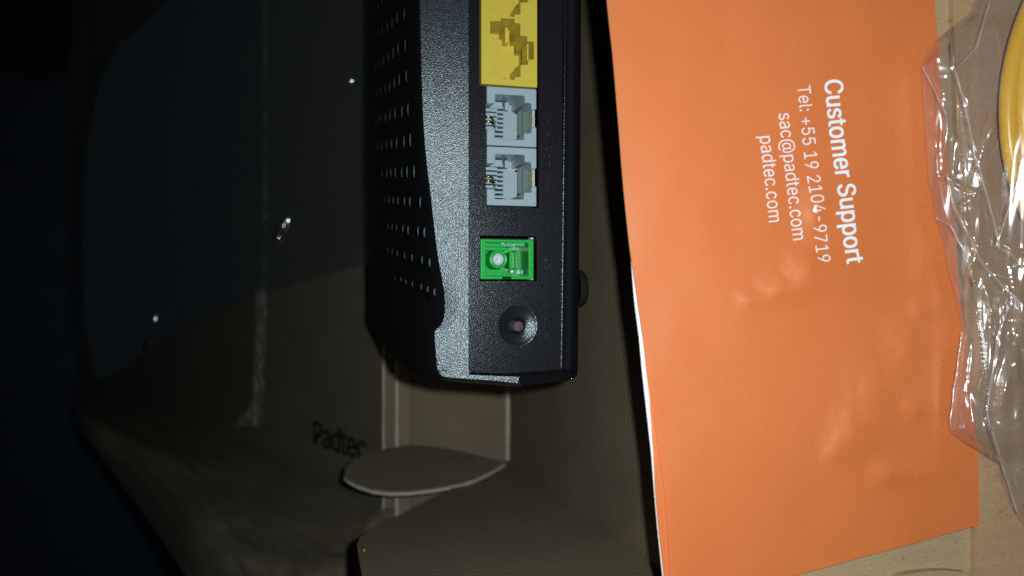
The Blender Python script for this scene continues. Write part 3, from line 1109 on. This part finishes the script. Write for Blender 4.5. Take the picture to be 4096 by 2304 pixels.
mould('PON', 2209, 1076, 995, 28)
mould('PHONE', 2212, 662, 527, 26)
mould('PWR', 2206, 1347, 1263, 27)
mould('1', 1929, 462, 452, 26)
mould('2', 1929, 712, 692, 26)
for (x, y0, y1, yt) in ((2194, 420, 486, 420), (2196, 704, 768, 768)):
    p, q, r_ = onz(x, y0), onz(x, y1), onz(x - 14, yt)
    v, f = join(box_v(p.x - .0001, p.x + .0001, q.y, p.y, -.0003, .00016), box_v(r_.x, p.x - .0001, r_.y - .0001, r_.y + .0001, -.0003, .00016))
    mk('moulded_bracket', v, f, M['panel'], panel)

# ================================================================== orange leaflet
lf = thing('leaflet', 'bright orange folded leaflet with white customer support text lying across the box shelf', 'leaflet', tuple(BK0))
R_EDGE = [(3722, -260), (3735, 0), (3748, 120), (3775, 500), (3815, 900), (3832, 1100), (3890, 1600), (3915, 1800), (3919, 2000), (3921, 2101), (3925, 2170)]
L_COVER = [(2402, -260), (2426, 0), (2448, 207), (2469, 464), (2486, 663), (2498, 795), (2519, 994), (2551, 1200), (2574, 1352), (2590, 1482), (2607, 1581), (2638, 1847), (2656, 1962), (2671, 2152), (2678, 2304), (2683, 2420)]
L_PAGE = [(2425, -260), (2448, 0), (2470, 207), (2490, 464), (2506, 663), (2514, 795), (2528, 994), (2550, 1200), (2574, 1352), (2586, 1482), (2598, 1581), (2613, 1809), (2619, 1962), (2633, 2114), (2654, 2304), (2668, 2420)]
L_WHITE = [(2440, -260), (2462, 0), (2482, 207), (2500, 464), (2510, 663), (2512, 795), (2517, 960), (2538, 1200), (2558, 1352), (2569, 1482), (2579, 1581), (2604, 1809), (2615, 1962), (2629, 2114), (2649, 2304), (2663, 2420)]
B_EDGE = [(2500, 2491), (2700, 2436), (3400, 2244), (3660, 2173), (3921, 2101), (4000, 2080)]


# dents added to the sheet for pale sheen, standing in for light off the bag: centre and half size in photo pixels, steepness of the flank towards the flash
SHEEN_DENTS = ((3215, 845, 42, 62, .43), (3165, 1080, 62, 48, .46), (3060, 1150, 60, 30, .36), (2960, 1200, 40, 20, .34), (3650, 1236, 30, 22, .44), (3570, 1380, 70, 70, .34),
         (3738, 1480, 16, 200, .40), (3300, 1790, 44, 46, .42), (3350, 1700, 50, 50, .34), (3500, 1892, 50, 30, .38), (3620, 1632, 36, 24, .36), (3655, 1060, 30, 40, .33), (3420, 1560, 80, 80, .26))


def bh(px, py):
    """gentle waves of the sheet and its added sheen dents (metres along its normal)"""
    v = Vector((px / 420, py / 520, 0.7))
    h = 0.00035 * noise.noise(v) + 0.00022 * noise.noise(v * 2.3)
    for (cx, cy, sx, sy, sl_) in SHEEN_DENTS:
        if abs(py - cy) < 4.5 * sy + 40 and px > cx - sx:
            wb = 0.25 * sx * noise.noise(Vector((px / 50, py / 50, cx)))
            u = min(1.0, max(0.0, (px + wb - cx + sx) / (2 * sx)))
            h += 0.66 * sl_ * (2 * sx / 31500.0) * u * u * (3 - 2 * u) * math.exp(-max(0.0, px + wb - cx - sx) / (3.0 * sx)) * math.exp(-((py - cy) / (sy * 1.25 + 12)) ** 2)
    return h


def sheet(name, L, up, mat, parent, nu=170, nv=260, right_in=0, bin_=0):
    V = []
    for j in range(nv):
        tj = j / (nv - 1)
        for i in range(nu):
            ti = i / (nu - 1)
            # rows run parallel to the slanted lower edge near the bottom
            yl = -240 + (2440 + 240) * tj
            xl = lerp_curve(L, yl)
            ytop_r = -240
            yb_r = lerp_curve(R_EDGE, 0, 0) if False else 2101 - bin_
            yr = ytop_r + (yb_r - ytop_r) * tj
            xr = lerp_curve(R_EDGE, yr) - right_in
            px = xl + (xr - xl) * ti
            py = yl + (yr - yl) * ti
            p = onplane(px, py, BK0 + BKN * up, BKN)
            V.append(p + BKN * bh(px, py))
    return mk(name, V, grid_faces(nv, nu), mat, parent, smooth=True)


cover = sheet('front_cover', L_COVER, 0.0, M['orange'], lf)
sheet('back_cover', L_PAGE, -0.0007, M['orange'], lf, 60, 80, right_in=5, bin_=4)
sheet('inner_page', L_WHITE, -0.0013, M['white_paper'], lf, 60, 80, right_in=8, bin_=7)


def px_of(p):
    d = p - CP
    f = d.dot(FW)
    return 2048 + FPX * d.dot(RT) / f, 1152 - FPX * d.dot(UP) / f


def onbook(p):
    a, b = px_of(p)
    return p + BKN * bh(a, b)


def bt(s, a, b, hpx, off, hmul=1.0, bold=0.0):
    p, q = onplane(*a, BK0, BKN), onplane(*b, BK0, BKN)
    return place_text('printed_line', s, p, q, Vector((1, 0.07, 0)), BKN, M['white_ink'], cover, offset=off, lift=.00019, fn=onbook, hscale=hmul, bold=bold)


bt('Customer Support', (3295, 322), (3377, 1058), 71, 0.0, 1.30, 0.016)
bt('Tel: +55 19 2104-9719', (3187, 345), (3260, 1051), 53, -0.004, 1.30)
bt('sac@padtec.com', (3113, 455), (3168, 962), 53, -0.004, 1.30)
bt('padtec.com', (3038, 547), (3073, 890), 53, -0.004, 1.30)

# ================================================================== yellow cable coil
cab = thing('cable_coil', 'coiled yellow cable packed inside the clear crumpled bag', 'cable', tuple(onshelf(4700, 445)))
zc = 0.0078
cc = onshelf(5120, 445, zc)
lm = onshelf(4006, 445, zc)
CR = (cc - lm).length
ax1 = Vector((BKN.z, 0, -BKN.x))
loops_ = [(0.0, .0, 0), (0.0034, .0016, 1), (.0068, -.0004, 2), (.0022, .0038, 3)]
for (dr, dz, k) in loops_:
    pts = []
    nseg = 90
    for i in range(nseg):
        an = 2 * math.pi * i / nseg
        rr = CR - 0.0017 - dr + .0010 * math.sin(an * 2 + k * 1.7)
        p = cc + ax1 * (rr * math.cos(an)) + Vector((0, 1, 0)) * (rr * .80 * math.sin(an)) + BKN * (dz + .0008 * math.sin(an * 3 + k))
        pts.append(p)
    pts.append(pts[0] + Vector((0, .0002, .0002)))
    mk('cable_loop', *tube_v(pts, .0017, 14), M['cable'], cab, smooth=True)

# ================================================================== clear bag on the right
bag = thing('clear_bag', 'crumpled clear plastic bag holding the yellow cable at the right edge', 'bag', tuple(onshelf(4000, 1300)))
B_LEFT = [(3915, -80), (3905, 0), (3882, 54), (3807, 110), (3749, 161), (3700, 235), (3687, 265), (3690, 373), (3700, 497), (3712, 686), (3718, 732), (3745, 873), (3778, 984), (3796, 1096), (3811, 1137), (3832, 1232), (3851, 1310), (3848, 1350), (3832, 1431), (3820, 1520), (3811, 1592), (3794, 1716), (3808, 1732), (3861, 1772), (3916, 1802), (3994, 1852), (4010, 1922), (4049, 2027), (4100, 2105), (4180, 2200)]
RIDGES = [
    ([(3687, 265), (3760, 212), (3812, 180)], 11, 1.3), ([(3728, 300), (3775, 400)], 8, .7),
    ([(3812, 165), (3816, 265), (3860, 420), (3900, 620), (3975, 870)], 9, .8),
    ([(3955, 20), (3905, 190)], 9, .7), ([(3958, 55), (3985, 105), (4000, 240), (3995, 330)], 7, .7),
    ([(3967, 440), (3935, 590)], 14, 1.2), ([(3967, 440), (3985, 640)], 9, .8),
    ([(3735, 700), (3790, 714), (3830, 740), (3895, 773), (3950, 745)], 8, 1.0), ([(3838, 812), (3895, 773)], 8, .9),
    ([(3868, 738), (3915, 630), (3960, 470)], 7, .8),
    ([(3790, 710), (3812, 820), (3880, 950), (3920, 1040), (3990, 1120), (4110, 1240)], 10, 1.1),
    ([(3915, 850), (3905, 950), (3885, 1060), (3870, 1150), (3860, 1260)], 9, 1.2),
    ([(3945, 1070), (3920, 1150), (3912, 1300), (3905, 1450), (3896, 1560), (3930, 1690)], 22, 1.15),
    ([(3935, 1150), (3960, 1250), (3988, 1350)], 9, 1.4), ([(4030, 1150), (4010, 1220), (4012, 1300)], 8, 1.2),
    ([(4052, 1160), (4075, 1270), (4085, 1380)], 24, 1.25), ([(4055, 1180), (4005, 1310), (3975, 1450), (3950, 1640)], 7, 1.0),
    ([(4030, 1370), (4020, 1460), (3995, 1560), (3990, 1640), (4045, 1720)], 22, 1.2),
    ([(3835, 1440), (3802, 1705)], 9, .9), ([(3868, 1520), (3888, 1690), (3915, 1790)], 7, .9),
    ([(3955, 1680), (3990, 1790), (4020, 1900), (4070, 2065)], 8, 1.1), ([(4060, 1330), (4050, 1450), (4065, 1560)], 10, 1.3),
    ([(3820, 520), (3828, 640), (3815, 700)], 10, .7), ([(3850, 480), (3870, 560), (3868, 640)], 12, .7),
    ([(3970, 1100), (4060, 1130)], 7, .8), ([(3990, 960), (4050, 1010), (4100, 1010)], 9, 1.0), ([(4000, 780), (3985, 1000)], 8, .8),
    ([(3960, 1120), (3950, 1300), (3938, 1480), (3945, 1620)], 16, 1.1), ([(4075, 1560), (4060, 1680), (4080, 1800)], 14, 1.1), ([(3850, 1560), (3868, 1680), (3900, 1760)], 10, 1.0),
    ([(3760, 420), (3772, 520), (3765, 640)], 12, .8), ([(4040, 1880), (4080, 1980)], 9, .9), ([(3745, 620), (3700, 545)], 9, .5),
]


def seg_d(px, py, a, b):
    dx, dy = b[0] - a[0], b[1] - a[1]
    L2 = dx * dx + dy * dy
    t = max(0.0, min(1.0, ((px - a[0]) * dx + (py - a[1]) * dy) / L2))
    return math.hypot(px - a[0] - t * dx, py - a[1] - t * dy), t


BB = [(min(p[0] for p in r[0]) - 4 * r[1], max(p[0] for p in r[0]) + 10 * r[1], min(p[1] for p in r[0]) - 4 * r[1], max(p[1] for p in r[0]) + 4 * r[1]) for r in RIDGES]


def bag_h(px, py, seed=0.0, amp=1.0):
    """crumpled film: long folds with one lit flank, finer creases and slow waves"""
    h = 0.0
    wob = 14 * noise.noise(Vector((px / 300, py / 170, 5 + seed)))
    for (pl, wd, am), bb in zip(RIDGES, BB):
        if bb[0] <= px <= bb[1] and bb[2] <= py <= bb[3]:
            d, tb, sd = 1e9, 0, 0
            ns = len(pl) - 1
            for q in range(ns):
                a, b = pl[q], pl[q + 1]
                dd, t = seg_d(px + wob, py, a, b)
                if dd < d:
                    d, tb = dd, (q + t) / ns
                    cr = (b[0] - a[0]) * (py - a[1]) - (b[1] - a[1]) * (px + wob - a[0])
                    sd = dd if (cr < 0) == (b[1] > a[1]) else -dd
            taper = math.sin(math.pi * min(max(tb, .03), .97)) ** .6
            steep = abs(pl[-1][1] - pl[0][1]) > 0.6 * abs(pl[-1][0] - pl[0][0])
            if steep:
                w_ = wd * 1.25 * (0.75 + .25 * taper)
                u = max(0.0, min(1.0, (sd + w_) / (2 * w_)))
                st = u * u * (3 - 2 * u)
                far = math.exp(-max(0.0, sd - w_) / (2.6 * w_))
                h += am * 0.000058 * w_ * taper * st * far
            else:
                u = d / wd
                h += am * 0.00045 * taper * math.exp(-u * u * 0.8)
    v = Vector((px / 110 + py / 900, py / 620, 3.1 + seed))
    h += 0.001 + amp * (0.0012 * noise.noise(v) + 0.0003 * noise.noise(v * 2.3))
    dc2 = math.hypot((px - 5120) / 1116.0, (py - 445) / 900.0)
    if dc2 < 1.12:
        q = min(1.0, (1.12 - dc2) / 0.50)
        h += 0.0042 * q * q * (3 - 2 * q)
    return h


def bag_sheet(name, up, seed, mat, ridge=True, inset=0, nu=110, nv=430, y0=-70, y1=2190, amp=1.0):
    V = []
    for j in range(nv):
        py = y0 + (y1 - y0) * j / (nv - 1)
        xl = lerp_curve(B_LEFT, py) + inset
        xr = 4330
        for i in range(nu):
            t = (i / (nu - 1)) ** 1.25
            px = xl + (xr - xl) * t
            h = bag_h(px, py, seed, amp) if ridge else amp * 0.0010 * noise.noise(Vector((px / 130, py / 180, seed)))
            e = min(1.0, (px - xl) / 40.0)
            over = 0.0042 if px < lerp_curve(R_EDGE, py) + 60 and py < 2130 else 0.0030
            rise = 0.009 * (1 - math.exp(-(px - xl) / 300.0)) if ridge else 0.0
            V.append(onplane(px, py, SH0 + BKN * (over + up + rise + h * (0.25 + .75 * e) + .0006), BKN))
    return mk(name, V, grid_faces(nv, nu), mat, bag, smooth=True)


bag_sheet('upper_film', 0.0016, 0.0, M['bag'])
M['bag_fold'] = film('clear_bag_folded_film', (0.95, 0.94, 0.95), 3.2, 0.30, (0.88, 0.84, 0.86), rough=0.22)
FOLDS = [[(3812, 165), (3816, 265), (3860, 420), (3900, 620), (3975, 870), (4000, 1000)], [(3790, 700), (3812, 820), (3880, 950), (3920, 1040), (3990, 1120), (4110, 1240)],
         [(4055, 1180), (4005, 1310), (3975, 1450), (3950, 1640), (3958, 1690)], [(3848, 1330), (3836, 1420), (3815, 1560), (3797, 1712)], [(3952, 1660), (3990, 1790), (4020, 1900), (4075, 2065)],
         [(3960, 10), (3905, 190), (3826, 275)], [(4110, 560), (4066, 740), (4020, 880), (3986, 985), (4045, 1015), (4110, 1090)], [(3690, 268), (3735, 350), (3790, 470)], [(3745, 873), (3800, 900), (3860, 1010), (3905, 1150)]]
for pl in FOLDS:
    pts = []
    for q in range(len(pl) - 1):
        for k in range(12):
            t = k / 12
            pts.append((pl[q][0] + (pl[q + 1][0] - pl[q][0]) * t, pl[q][1] + (pl[q + 1][1] - pl[q][1]) * t))
    V = []
    for n_, (px, py) in enumerate(pts):
        wd_ = 3.2 + 2.2 * noise.noise(Vector((px / 30, py / 30, 2)))
        wob_ = 4 * noise.noise(Vector((px / 70, py / 70, 6)))
        xl = lerp_curve(B_LEFT, py)
        for m_ in (-1, 0, 1):
            qx = px + wob_ + m_ * wd_
            e = min(1.0, max(0.0, qx - xl) / 40.0)
            rise = 0.009 * (1 - math.exp(-max(0.0, qx - xl) / 300.0))
            over = 0.0042 if qx < lerp_curve(R_EDGE, py) + 60 and py < 2130 else 0.0030
            V.append(onplane(qx, py, SH0 + BKN * (over + .0016 + rise + bag_h(qx, py) * (.25 + .75 * e) + .0010 + (.0003 if m_ == 0 else 0)), BKN))
    mk('film_fold', V, grid_faces(len(pts), 3), M['bag_fold'], bag, smooth=True)
bag_sheet('lower_film', 0.0004, 9.0, M['bag2'], ridge=False, inset=14, nu=40, nv=160, amp=0.3)

# ================================================================== bluish sleeve film on the left
sl = thing('plastic_sleeve', 'thin bluish see-through plastic sleeve spread over the lid beside the router', 'plastic sleeve', tuple(onlid(1000, 700, .01)))
S_LEFT = [(760, -160), (680, 0), (560, 110), (470, 175), (435, 240), (400, 330), (375, 430), (350, 560), (335, 760), (330, 1000), (340, 1300), (362, 1450), (390, 1540)]
S_LOW = [(330, 1525), (430, 1490), (560, 1400), (700, 1305), (860, 1235), (1050, 1165), (1250, 1115), (1480, 1050), (1560, 1030)]
SPARK = [(1122, 915, 20, 62, 24, .0021), (1110, 962, 15, 17, 10, .0009), (598, 1388, 26, 23, -20, .0030), (610, 1275, 17, 44, 8, .0014), (742, 1137, 40, 16, -14, .0011), (806, 752, 20, 36, -35, .0012), (870, 815, 13, 36, -40, .0006), (1394, 327, 13, 26, 40, .0010), (604, 1560, 20, 18, 0, .0006), (684, 1282, 56, 18, -20, .0007)]


def sleeve_h(px, py):
    v = Vector((px / 330, py / 420, 8.0))
    h = 0.003 * noise.noise(v) + 0.0006 * (0.4 - abs(noise.noise(v * 2.1)))
    for (cx, cy, sx, sy, a, am) in SPARK:
        dx, dy = px - cx, py - cy
        ca, sa = math.cos(R(a)), math.sin(R(a))
        u, w_ = (dx * ca + dy * sa) / sx, (-dx * sa + dy * ca) / sy
        q = u * u + w_ * w_
        if q < 9:
            h += am * math.exp(-q)
    return h


nu, nv = 330, 380
V = []
for j in range(nv):
    for i in range(nu):
        ti = i / (nu - 1)
        px0 = 330 + (1492 - 330) * ti
        yb = lerp_curve(S_LOW, px0, 0)
        tj = j / (nv - 1)
        py = -150 + (yb + 150) * tj
        xl = lerp_curve(S_LEFT, py)
        px = xl + (1492 - xl) * ti
        dep = lerp_curve([(330, .330), (1000, .303), (1492, .285)], px, 0)
        V.append(CP + ray(px, py) * ((dep - sleeve_h(px, py)) / FPX))
mk('sleeve_film', V, grid_faces(nv, nu), M['sleeve'], sl, smooth=True)
